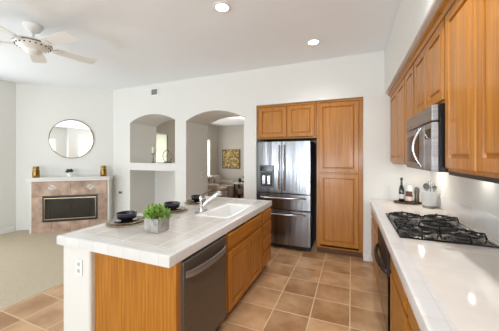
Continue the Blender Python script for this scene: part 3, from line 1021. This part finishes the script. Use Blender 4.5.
# mirror
mc = fp(1.0, 0.0, 1.937)
t = thing('wall_mirror', 'round mirror in a thin brass rim above the fireplace', 'mirror', mc, RZ)
MB().ring((0, -0.002, 0), (0, -1, 0), [(0.405, 0), (0.426, 0.0), (0.43, 0.010), (0.426, 0.02), (0.415, 0.02), (0.413, 0.016), (0.405, 0.0)], 64, cap=False).build('rim', M['rim'], t, local=True, smooth=True)
MB().ring((0, -0.003, 0), (0, -1, 0), [(0.4115, 0), (0.4115, 0.012)], 64).build('glass', M['mirror'], t, local=True, smooth=40)

# ------------------------------------------------------------------ small things on walls and ceiling
t = thing('air_vent', 'white wall air vent high on the back wall', 'vent', (-3.92, YW, 2.90))
MB().box(-4.11, -3.73, YW - 0.008, YW - 0.001, 2.965, 2.985).box(-4.11, -3.73, YW - 0.008, YW - 0.001, 2.83, 2.85) \
    .box(-4.11, -4.09, YW - 0.008, YW - 0.001, 2.85, 2.965).box(-3.75, -3.73, YW - 0.008, YW - 0.001, 2.85, 2.965).box(-3.93, -3.91, YW - 0.008, YW - 0.001, 2.85, 2.965).build('frame', M['white_plastic'], t)
box('duct_shade', (-4.09, -3.75, YW - 0.002, YW - 0.001, 2.85, 2.965), M['slot'], t)  # dark sheet painted as the shade behind the slats
m = MB()
for k in range(9):
    x = -4.088 + k * 0.0185
    m.box(x, x + 0.015, YW - 0.007, YW - 0.0035, 2.85, 2.965)
m.build('louvre', M['white_plastic'], t)  # broad slats keep this half pale, standing in for its lit side
m = MB()
for k in range(8):
    x = -3.906 + k * 0.0205
    m.box(x, x + 0.004, YW - 0.007, YW - 0.0035, 2.85, 2.965)
m.build('louvre', M['white_plastic'], t)  # thin slats bare the dark sheet, so this half looks shaded

def outlet(name, label, c, n, w=0.075, h=0.12, cat='outlet', slots=2):
    """plate centred at c on a wall with outward normal n"""
    t = thing(name, label, cat, c)
    n = Vector(n)
    u = Vector((0, 0, 1)).cross(n)
    c = Vector(c)
    def slab(cu, cz, w, h, d0, d1):
        vs = []
        for dd in (d0, d1):
            for a, b in ((-1, -1), (1, -1), (1, 1), (-1, 1)):
                vs.append(c + u * (cu + a * w / 2) + Vector((0, 0, cz + b * h / 2)) + n * dd)
        return MB().add(vs, [(3, 2, 1, 0), (4, 5, 6, 7), (0, 1, 5, 4), (1, 2, 6, 5), (2, 3, 7, 6), (3, 0, 4, 7)])
    slab(0, 0, w, h, 0.001, 0.007).build('plate', M['white_plastic'], t, bevel=0.002)
    if slots == 2:
        for k in (-1, 1):
            s = slab(0, k * 0.026, 0.032, 0.030, 0.0072, 0.009).build('socket', M['crock'], t)
            sl = slab(-0.007, k * 0.026, 0.004, 0.012, 0.0091, 0.0095)
            b2 = slab(0.007, k * 0.026, 0.004, 0.012, 0.0091, 0.0095)
            sl.add(b2.v, b2.f).build('slot', M['socket'], s)
    else:
        slab(0, 0, 0.03, 0.06, 0.0072, 0.011).build('rocker', M['label'], t)
    return t
outlet('wall_outlet', 'white double outlet on the end of the island half wall', (-1.915, 1.25, 0.70), (0, -1, 0))
outlet('wall_outlet', 'white outlet on the right wall beside the utensil crock', (XR, 3.62, 1.21), (-1, 0, 0))
outlet('light_switch', 'white light switch inside the arched passage', (-3.025, 4.62, 1.15), (1, 0, 0), cat='switch', slots=1)
t = thing('gas_valve', 'small dark gas key fitting on the wall right of the fireplace', 'valve', (-4.79, YW, 0.74))
MB().ring((-4.79, YW - 0.001, 0.74), (0, -1, 0), [(0.028, 0), (0.026, 0.006), (0.012, 0.010)], 18).build('escutcheon', M['pewter'], t, smooth=True)
MB().cyl((-4.79, YW - 0.008, 0.74), (-4.79, YW - 0.05, 0.74), 0.007).box(-4.80, -4.78, YW - 0.058, YW - 0.05, 0.72, 0.78).build('key', M['black'], t)

def can(x, y, label, power):
    t = thing('recessed_light', label, 'light', (x, y, H), group='recessed ceiling lights')
    MB().ring((0, 0, -0.001), (0, 0, -1), [(0.062, 0), (0.095, 0.0), (0.095, 0.004), (0.088, 0.008), (0.066, 0.006)], 36, cap=False).build('trim_ring', M['white_plastic'], t, local=True, smooth=True)
    MB().ring((0, 0, -0.001), (0, 0, -1), [(0.066, 0), (0.066, 0.003)], 36).build('lens', M['lamp'], t, local=True)
    d = bpy.data.lights.new('can_beam', 'SPOT')
    d.energy = power
    d.color = (0.97, 0.98, 1.0)
    d.spot_size = math.radians(130)
    d.spot_blend = 0.9
    d.shadow_soft_size = 0.06
    o = link(bpy.data.objects.new('can_beam', d))
    o.location = (x, y, H - 0.02)
    return t
can(-1.225, 2.24, 'glowing round ceiling light nearer the camera, above the island', 30)
can(-0.465, 3.385, 'glowing round ceiling light farther back, in front of the pantry', 34)

can(0.12, 1.3, 'added unseen ceiling light above the edge of the right worktop', 85)  # out of view, added to brighten the right worktop and aisle floor
can(0.05, -0.6, 'added unseen ceiling light behind the camera on the kitchen side', 15)  # extra light out of view, added to brighten the kitchen

# ceiling fan
fc = (-3.44, 1.71)
t = thing('ceiling_fan', 'white five-blade ceiling fan at the upper left', 'fan', (fc[0], fc[1], 2.76))
def wring(rads, z, name, mat, n=32, cap=True, par=None, **kw):
    return MB().ring((fc[0], fc[1], z), (0, 0, -1), rads, n, cap).build(name, mat, par or t, smooth=True, **kw)
wring([(0.092, 0.001), (0.095, 0.012), (0.085, 0.04), (0.06, 0.075), (0.02, 0.09)], H, 'canopy', M['fan_white'])
MB().cyl((fc[0], fc[1], 2.90), (fc[0], fc[1], 3.01), 0.013).build('downrod', M['fan_white'], t)
mh = wring([(0.03, 0), (0.10, 0.012), (0.165, 0.03), (0.178, 0.045), (0.178, 0.062), (0.168, 0.070), (0.15, 0.085), (0.11, 0.11), (0.08, 0.125), (0.075, 0.15), (0.05, 0.17), (0.01, 0.175)], 2.91, 'motor_housing', M['fan_white'])
wring([(0.1785, 0), (0.181, 0.004), (0.181, 0.012), (0.1785, 0.016)], 2.862, 'trim_band', M['pewter'], par=mh, cap=False)
for k in range(20):
    a = 2 * PI * k / 20
    c, q = math.cos(a), math.sin(a)
    MB().ring((fc[0] + c * 0.155, fc[1] + q * 0.155, 2.832), (c, q, -0.75), [(0.008, 0), (0.008, 0.010)], 8).build('vent_hole', M['slot'], mh)
for k in range(5):
    a = math.radians(3 + 72 * k)
    u, w = Vector((math.cos(a), math.sin(a), 0)), Vector((-math.sin(a), math.cos(a), 0))
    tilt = math.radians(-10)
    wv = w * math.cos(tilt) + Vector((0, 0, math.sin(tilt)))
    up = u.cross(wv)
    c = Vector((fc[0], fc[1], 2.845))
    prof = [(0.20, 0.055), (0.26, 0.068), (0.56, 0.082), (0.645, 0.078), (0.66, 0.062)]
    pts = [c + u * r + wv * h for r, h in prof] + [c + u * r - wv * h for r, h in reversed(prof)]
    n = len(pts)
    vs = pts + [p + up * 0.006 for p in pts]
    fs = [tuple(range(n)), tuple(reversed(range(n, 2 * n)))] + [(i, (i + 1) % n, n + (i + 1) % n, n + i) for i in range(n)]
    b = MB().add(vs, fs).build('blade', M['fan_white'], t)
    br = [c + u * 0.12 + w * 0.02, c + u * 0.27 + wv * 0.035, c + u * 0.27 - wv * 0.035, c + u * 0.12 - w * 0.02]
    vs = [p - Vector((0, 0, 0.009)) for p in br] + [p - Vector((0, 0, 0.001)) for p in br]
    MB().add(vs, [(0, 1, 2, 3), (7, 6, 5, 4), (0, 4, 5, 1), (1, 5, 6, 2), (2, 6, 7, 3), (3, 7, 4, 0)]).build('blade_iron', M['fan_white'], b)

# ------------------------------------------------------------------ things on the island
def setting(x, y, where, k):
    c = props(MB().ring((0, 0, 0.0025), (0, 0, 1), [(0.17, 0), (0.178, 0.004), (0.172, 0.008), (0.12, 0.006), (0.01, 0.006)], 40).build('charger', M['charger'], smooth=True),
              'woven brown charger under the plates, ' + where, 'charger', 'woven chargers on the island')
    c.location = (x, y, IT)
    p1 = props(MB().ring((0, 0, 0), (0, 0, 1), [(0.07, 0), (0.08, 0.003), (0.150, 0.014), (0.152, 0.018), (0.145, 0.018), (0.07, 0.008), (0.005, 0.007)], 40).build('dinner_plate', M['plate'], smooth=True),
               'dark bronze dinner plate, ' + where, 'plate', 'dinner plates on the island')
    MB().ring((0, 0, 0.0145), (0, 0, 1), [(0.1525, 0), (0.1545, 0.002), (0.1525, 0.004)], 40, cap=False).build('rim', M['brass'], p1, local=True, smooth=True, label='pale gold rim')
    p1.location = (x, y, IT + 0.011)
    p2 = props(MB().ring((0, 0, 0), (0, 0, 1), [(0.05, 0), (0.055, 0.003), (0.105, 0.012), (0.107, 0.016), (0.10, 0.016), (0.05, 0.007), (0.005, 0.006)], 40).build('salad_plate', M['bowl'], smooth=True),
               'small black plate under the bowl, ' + where, 'plate', 'salad plates on the island')
    p2.location = (x, y, IT + 0.0195)
    b = props(MB().ring((0, 0, 0), (0, 0, 1), [(0.045, 0), (0.05, 0.004), (0.080, 0.022), (0.090, 0.05), (0.091, 0.070), (0.086, 0.070), (0.074, 0.028), (0.04, 0.010), (0.005, 0.008)], 40).build('bowl', M['bowl'], smooth=True),
              'glossy black bowl, ' + where, 'bowl', 'black bowls on the island')
    b.location = (x, y, IT + 0.027)
setting(-1.955, 1.715, 'at the nearest place setting, left of the potted plant', 0)
setting(-1.90, 2.285, 'at the middle place setting, partly behind the potted plant', 1)
setting(-1.92, 2.83, 'at the farthest place setting, behind the faucet', 2)

t = thing('potted_plant', 'bright green leafy plant in a square grey concrete pot on the island', 'plant', (-1.51, 1.628, IT))
m = MB()
pr_ = [(0.062, 0.001), (0.069, 0.004), (0.071, 0.118), (0.062, 0.118), (0.060, 0.105)]
vs, fs = [], []
for r, h in pr_:
    vs += [(-r, -r, h), (r, -r, h), (r, r, h), (-r, r, h)]
for k in range(4):
    for i in range(4):
        j = (i + 1) % 4
        fs.append((4 * k + i, 4 * k + j, 4 * k + 4 + j, 4 * k + 4 + i))
fs += [(3, 2, 1, 0)]
m.add(vs, fs).build('pot', M['concrete'], t, local=True, bevel=0.002)
MB().box(-0.0595, 0.0595, -0.0595, 0.0595, 0.09, 0.103).build('soil', M['soil'], t, local=True)
fb = foliage(170, 0.095, (0, 0, 0.12), 0.046, flat=0.8, seed=11)
for k in range(14):
    a = k * 2.4
    r = 0.012 + 0.02 * (k % 3)
    fb.tube([(r * math.cos(a), r * math.sin(a), 0.10), (1.9 * r * math.cos(a), 1.9 * r * math.sin(a), 0.18)], 0.0015, 5)
fb.build('foliage', M['leaf'], t, local=True)

# ------------------------------------------------------------------ things on the right worktop
t = thing('serving_tray', 'small dark wooden tray holding bottles in the far counter corner', 'tray', (0.70, 3.86, IT))
pl = [(0.70 + 0.165 * math.cos(a), 3.86 + 0.10 * math.sin(a)) for a in [2 * PI * i / 32 for i in range(32)]]
pli = [(0.70 + 0.155 * math.cos(a), 3.86 + 0.09 * math.sin(a)) for a in [2 * PI * i / 32 for i in range(32)]]
MB().prism(pl, IT + 0.008, IT + 0.018, f=lambda a, b, y: (a, b, y)).build('board', M['walnut'], t, smooth=40)
MB().tube([(a, b, IT + 0.021) for a, b in pli], 0.005, 8, closed=True).build('rim', M['walnut'], t, smooth='all')
MB().box(0.60, 0.63, 3.82, 3.90, IT + 0.001, IT + 0.008).box(0.77, 0.80, 3.82, 3.90, IT + 0.001, IT + 0.008).build('foot', M['walnut'], t)
TZ = IT + 0.019
def lathe_thing(name, label, cat, x, y, z, parts, group=None, k=1.0):
    t = thing(name, label, cat, (x, y, z), group=group)
    for nm, mat, prof in parts:
        MB().ring((0, 0, 0), (0, 0, 1), [(r * min(k, 1.12), h * k) for r, h in prof], 24).build(nm, M[mat], t, local=True, smooth=True)
    return t
lathe_thing('oil_bottle', 'tall dark oil bottle on the left of the wooden tray', 'bottle', 0.63, 3.86, TZ,
            [('glass_body', 'bottle', [(0.026, 0), (0.029, 0.005), (0.029, 0.13), (0.022, 0.16), (0.012, 0.185), (0.011, 0.23)]),
             ('cap', 'black', [(0.0135, 0.231), (0.0135, 0.262), (0.011, 0.264)]),
             ('paper_label', 'label', [(0.0295, 0.035), (0.0298, 0.036), (0.0298, 0.085), (0.0295, 0.086)])], k=1.22)
lathe_thing('sauce_jar', 'brown jar with a pale label in the middle of the tray', 'jar', 0.71, 3.83, TZ,
            [('glass_body', 'jar_brown', [(0.034, 0), (0.038, 0.006), (0.038, 0.085), (0.03, 0.10), (0.03, 0.104)]),
             ('lid', 'walnut', [(0.034, 0.1045), (0.034, 0.125), (0.03, 0.128)]),
             ('paper_label', 'label', [(0.0385, 0.022), (0.0388, 0.023), (0.0388, 0.072), (0.0385, 0.073)])], k=1.12)
lathe_thing('canister', 'white canister standing behind the brown jar on the tray', 'canister', 0.73, 3.925, TZ,
            [('vessel', 'white_gloss', [(0.036, 0), (0.039, 0.005), (0.039, 0.14), (0.036, 0.145)]),
             ('lid', 'trim', [(0.040, 0.146), (0.040, 0.160), (0.036, 0.164)])], k=1.3)
lathe_thing('pepper_grinder', 'clear and grey grinder at the right end of the tray', 'grinder', 0.805, 3.86, TZ,
            [('glass_body', 'pewter', [(0.024, 0), (0.026, 0.004), (0.022, 0.06), (0.024, 0.10)]),
             ('grinder_head', 'gray_plastic', [(0.025, 0.101), (0.026, 0.11), (0.024, 0.145), (0.012, 0.155)])], k=1.3)
cx, cy = 0.885, 3.63
lathe_thing('utensil_crock', 'pale grey stoneware crock with a darker base band', 'crock', cx, cy, IT + 0.001,
            [('base_band', 'crock_band', [(0.064, 0), (0.068, 0.003), (0.068, 0.030)]),
             ('vessel', 'crock', [(0.068, 0.0302), (0.074, 0.04), (0.077, 0.198), (0.075, 0.205), (0.070, 0.205), (0.067, 0.05), (0.005, 0.045)])])
def utensil(name, label, cat, base, tip, head, r):
    base, tip = Vector(base), Vector(tip)
    t = thing(name, label, cat, base, group='utensils in the crock')
    MB().tube([base, base.lerp(tip, 0.5), tip], [0.005, 0.0045, 0.004], 8).build('handle', M['utensil'], t, smooth='all')
    d = (tip - base).normalized()
    n = Vector((-0.5, -0.85, 0.15)).normalized()
    n = (n - d * n.dot(d)).normalized()
    w = d.cross(n)
    c = tip + d * r * 0.9
    m = MB()
    if head == 'ring':
        m.tube([c + (w * math.cos(a) + d * math.sin(a)) * r for a in [2 * PI * i / 24 for i in range(24)]], 0.004, 6, closed=True)
        for k in (-0.5, 0, 0.5):
            l = r * math.sqrt(1 - k * k)
            m.tube([c + w * r * k - d * l, c + w * r * k + d * l], 0.003, 6)
    else:
        vs, fs = [], []
        for k in range(5):
            q = k / 4 * PI / 2
            rr, dep = r * math.cos(q) * 0.97 + 0.0008, -r * 0.45 * math.sin(q)
            for i in range(20):
                a = 2 * PI * i / 20
                vs.append(c + (w * math.cos(a) * 0.85 + d * math.sin(a)) * rr + n * dep)
        for k in range(4):
            for i in range(20):
                j = (i + 1) % 20
                fs.append((k * 20 + i, k * 20 + j, k * 20 + 20 + j, k * 20 + 20 + i))
        fs.append(tuple(80 + i for i in range(20)))
        m.add(vs, fs)
    o = m.build('head', M['utensil'], t, smooth='all')
    if head != 'ring':
        s = o.modifiers.new('thick', 'SOLIDIFY')
        s.thickness = 0.003
utensil('serving_spoon', 'grey serving spoon leaning left in the crock', 'spoon', (cx - 0.01, cy, IT + 0.07), (cx - 0.028, cy - 0.01, IT + 0.222), 'spoon', 0.042)
utensil('skimmer', 'grey slotted skimmer standing upright in the crock', 'skimmer', (cx + 0.01, cy + 0.01, IT + 0.07), (cx + 0.02, cy + 0.03, IT + 0.245), 'ring', 0.04)
utensil('ladle', 'grey ladle leaning right in the crock', 'ladle', (cx + 0.02, cy - 0.01, IT + 0.07), (cx + 0.045, cy - 0.02, IT + 0.225), 'spoon', 0.027)

# ------------------------------------------------------------------ niche ledge
LZ = 1.411
t = thing('candle_holder', 'tall turned candlestick with a cream candle on the niche ledge', 'candlestick', (-4.12, 4.32, LZ))
MB().ring((0, 0, 0), (0, 0, 1), [(0.045, 0), (0.045, 0.006), (0.018, 0.02), (0.010, 0.05), (0.016, 0.08), (0.008, 0.11), (0.008, 0.17), (0.014, 0.19), (0.042, 0.205), (0.040, 0.213)], 24).build('stem', M['pewter'], t, local=True, smooth=True)
MB().ring((0, 0, 0.214), (0, 0, 1), [(0.030, 0), (0.030, 0.125), (0.024, 0.13)], 20).cyl((0, 0, 0.34), (0, 0, 0.355), 0.0015, 6).build('candle', M['wax'], t, local=True, smooth=True)
def hoop(x, y, r, label):
    t = thing('ring_sculpture', label, 'sculpture', (x, y, LZ), group='ring sculptures in the niche')
    MB().box(-0.085, 0.085, -0.03, 0.03, 0.001, 0.022).build('plinth', M['black'], t, local=True, bevel=0.002)
    MB().tube([(r * math.cos(a), 0, 0.022 + r + r * math.sin(a)) for a in [2 * PI * i / 40 for i in range(40)]], 0.007, 8, closed=True).build('hoop', M['pewter'], t, local=True, smooth='all')
    MB().cyl((-r * 1.35, 0, 0.022 + r * 1.0), (-0.2 * r, 0, 0.022 + r * 1.0), 0.004, 8).build('pin', M['pewter'], t, local=True)
hoop(-3.70, 4.30, 0.125, 'metal ring sculpture on a black plinth in the niche, next to the candlestick')
t = thing('ring_sculpture', 'smaller metal ring sculpture at the right edge of the niche', 'sculpture', (-3.46, 4.42, LZ), group='ring sculptures in the niche')
MB().box(-0.06, 0.06, -0.025, 0.025, 0.001, 0.018).build('plinth', M['pewter'], t, local=True, bevel=0.002)
MB().tube([(0.09 * math.cos(a), 0, 0.018 + 0.12 + 0.12 * math.sin(a)) for a in [2 * PI * i / 40 for i in range(40)]], 0.006, 8, closed=True).build('hoop', M['pewter'], t, local=True, smooth='all')

# ------------------------------------------------------------------ lounge beyond the arch
t = thing('added_lounge_lamp', 'added round ceiling lamp brightening the lounge, hidden above the arch', 'light', (-2.9, 6.6, 2.75))  # unseen lamp, added to brighten the sofa area
MB().ring((0, 0, -0.001), (0, 0, -1), [(0.16, 0), (0.17, 0.01), (0.15, 0.05), (0.08, 0.08), (0.01, 0.09)], 32).build('glass_bowl', M['cook_lamp'], t, local=True, smooth=True)
_d = bpy.data.lights.new('lounge_fill', 'POINT')  # added point light that fills the lounge
_d.energy = 24
_d.color = (1, 0.96, 0.9)
_d.shadow_soft_size = 0.15
_p = link(bpy.data.objects.new('lounge_fill', _d))
_p.location = (-2.9, 6.6, 2.45)
t = thing('painting', 'square gold abstract painting on the far lounge wall', 'painting', (-4.255, 8.5, 1.46))
box('canvas', (-4.60, -3.90, 8.465, 8.499, 1.12, 1.81), M['gold_art'], t)
MB().box(-4.62, -4.60, 8.455, 8.499, 1.10, 1.83).box(-3.90, -3.88, 8.455, 8.499, 1.10, 1.83).box(-4.60, -3.90, 8.455, 8.499, 1.81, 1.83).box(-4.60, -3.90, 8.455, 8.499, 1.10, 1.12).build('frame', M['walnut'], t)

t = thing('sofa', 'taupe upholstered sofa seen through the arch below the window', 'sofa', (-4.35, 7.6, 0))
sx0, sx1, sy0, sy1 = -4.80, -3.95, 6.95, 8.35
box('base', (sx0, sx1, sy0, sy1, 0.10, 0.40), M['fabric'], t, bevel=0.03)
box('backrest', (sx0 + 0.01, sx0 + 0.22, sy0 + 0.02, sy1 - 0.02, 0.40, 0.86), M['fabric'], t, bevel=0.05)
for y in (sy0, sy1 - 0.17):
    box('armrest', (sx0 + 0.02, sx1 - 0.01, y + 0.005, y + 0.165, 0.40, 0.66), M['fabric'], t, bevel=0.05)
for k in range(2):
    y = sy0 + 0.18 + k * 0.53
    box('seat_cushion', (sx0 + 0.23, sx1 + 0.01, y, y + 0.51, 0.401, 0.52), M['fabric'], t, bevel=0.035)
for x in (sx0 + 0.08, sx1 - 0.08):
    for y in (sy0 + 0.1, sy1 - 0.1):
        MB().cyl((x, y, 0), (x, y, 0.10), 0.022, 10).build('leg', M['walnut'], t)
def cushion(c, w, rz, tilt, label, mat):
    t_ = MB()
    n = 8
    vs, fs = [], []
    for sgn in (1, -1):
        for i in range(n + 1):
            for j in range(n + 1):
                u, v = i / n * 2 - 1, j / n * 2 - 1
                th = 0.075 * (1 - u ** 4) * (1 - v ** 4)
                vs.append((u * w / 2, sgn * th, v * w / 2 + w / 2))
    m_ = (n + 1) ** 2
    for s in range(2):
        for i in range(n):
            for j in range(n):
                q = (s * m_ + i * (n + 1) + j, s * m_ + (i + 1) * (n + 1) + j, s * m_ + (i + 1) * (n + 1) + j + 1, s * m_ + i * (n + 1) + j + 1)
                fs.append(q if s == 0 else tuple(reversed(q)))
    o = t_.add(vs, fs).build('throw_pillow', M[mat], smooth='all')
    o.location = c
    o.rotation_euler = (tilt, 0, rz)
    return props(o, label, 'pillow', 'pillows on the lounge sofa')
cushion((-4.44, 7.36, 0.53), 0.36, PI / 2, -0.25, 'patterned pillow on the sofa, nearer the arch', 'cushion')
cushion((-4.44, 7.86, 0.53), 0.36, PI / 2, -0.25, 'plain taupe pillow on the sofa, nearer the painting', 'fabric')
t = props(MB().box(-4.42, -3.93, 7.55, 7.72, 0.5225, 0.534).box(-3.938, -3.925, 7.55, 7.72, 0.14, 0.5224).build('throw_blanket', M['throw'], bevel=0.004), 'grey throw blanket hanging over the sofa front', 'blanket')

t = thing('console_table', 'low wooden table with dark legs beside the sofa, seen through the arch', 'table', (-3.5, 8.1, 0))
box('tabletop', (-3.90, -3.05, 7.95, 8.40, 0.58, 0.62), M['label'], t, bevel=0.004)
box('shelf', (-3.86, -3.09, 7.98, 8.37, 0.18, 0.21), M['walnut'], t)
for x in (-3.88, -3.11):
    for y in (7.97, 8.34):
        box('leg', (x, x + 0.04, y, y + 0.04, 0, 0.579), M['walnut'], t)
t = thing('potted_plant', 'dark potted plant standing on the lounge table', 'plant', (-3.45, 8.2, 0.622))
MB().ring((0, 0, 0), (0, 0, 1), [(0.05, 0), (0.07, 0.03), (0.07, 0.11), (0.06, 0.11), (0.055, 0.09)], 20).build('pot', M['walnut'], t, local=True, smooth=True)
foliage(120, 0.12, (0, 0, 0.17), 0.07, seed=5).build('foliage', M['leaf_dark'], t, local=True)
lathe_thing('table_vase', 'small black vase on the left of the lounge table', 'vase', -3.72, 8.13, 0.621, [('vessel', 'black', [(0.04, 0), (0.065, 0.05), (0.055, 0.11), (0.02, 0.14), (0.025, 0.16)])])
lathe_thing('table_bowl', 'round dark bowl on the lounge table by the plant', 'bowl', -3.55, 8.07, 0.621, [('vessel', 'bowl', [(0.03, 0), (0.05, 0.02), (0.08, 0.06), (0.075, 0.06), (0.04, 0.02)])])
for k, (x, lab) in enumerate(((-3.72, 'left'), (-3.40, 'right'))):
    t = thing('storage_basket', 'woven basket on the low shelf of the lounge table, %s of the two' % lab, 'basket', (x, 8.17, 0.211), group='baskets under the lounge table')
    MB().ring((0, 0, 0), (0, 0, 1), [(0.10, 0), (0.125, 0.03), (0.13, 0.18), (0.12, 0.18), (0.11, 0.02)], 24).build('weave', M['charger'], t, local=True, smooth=True)
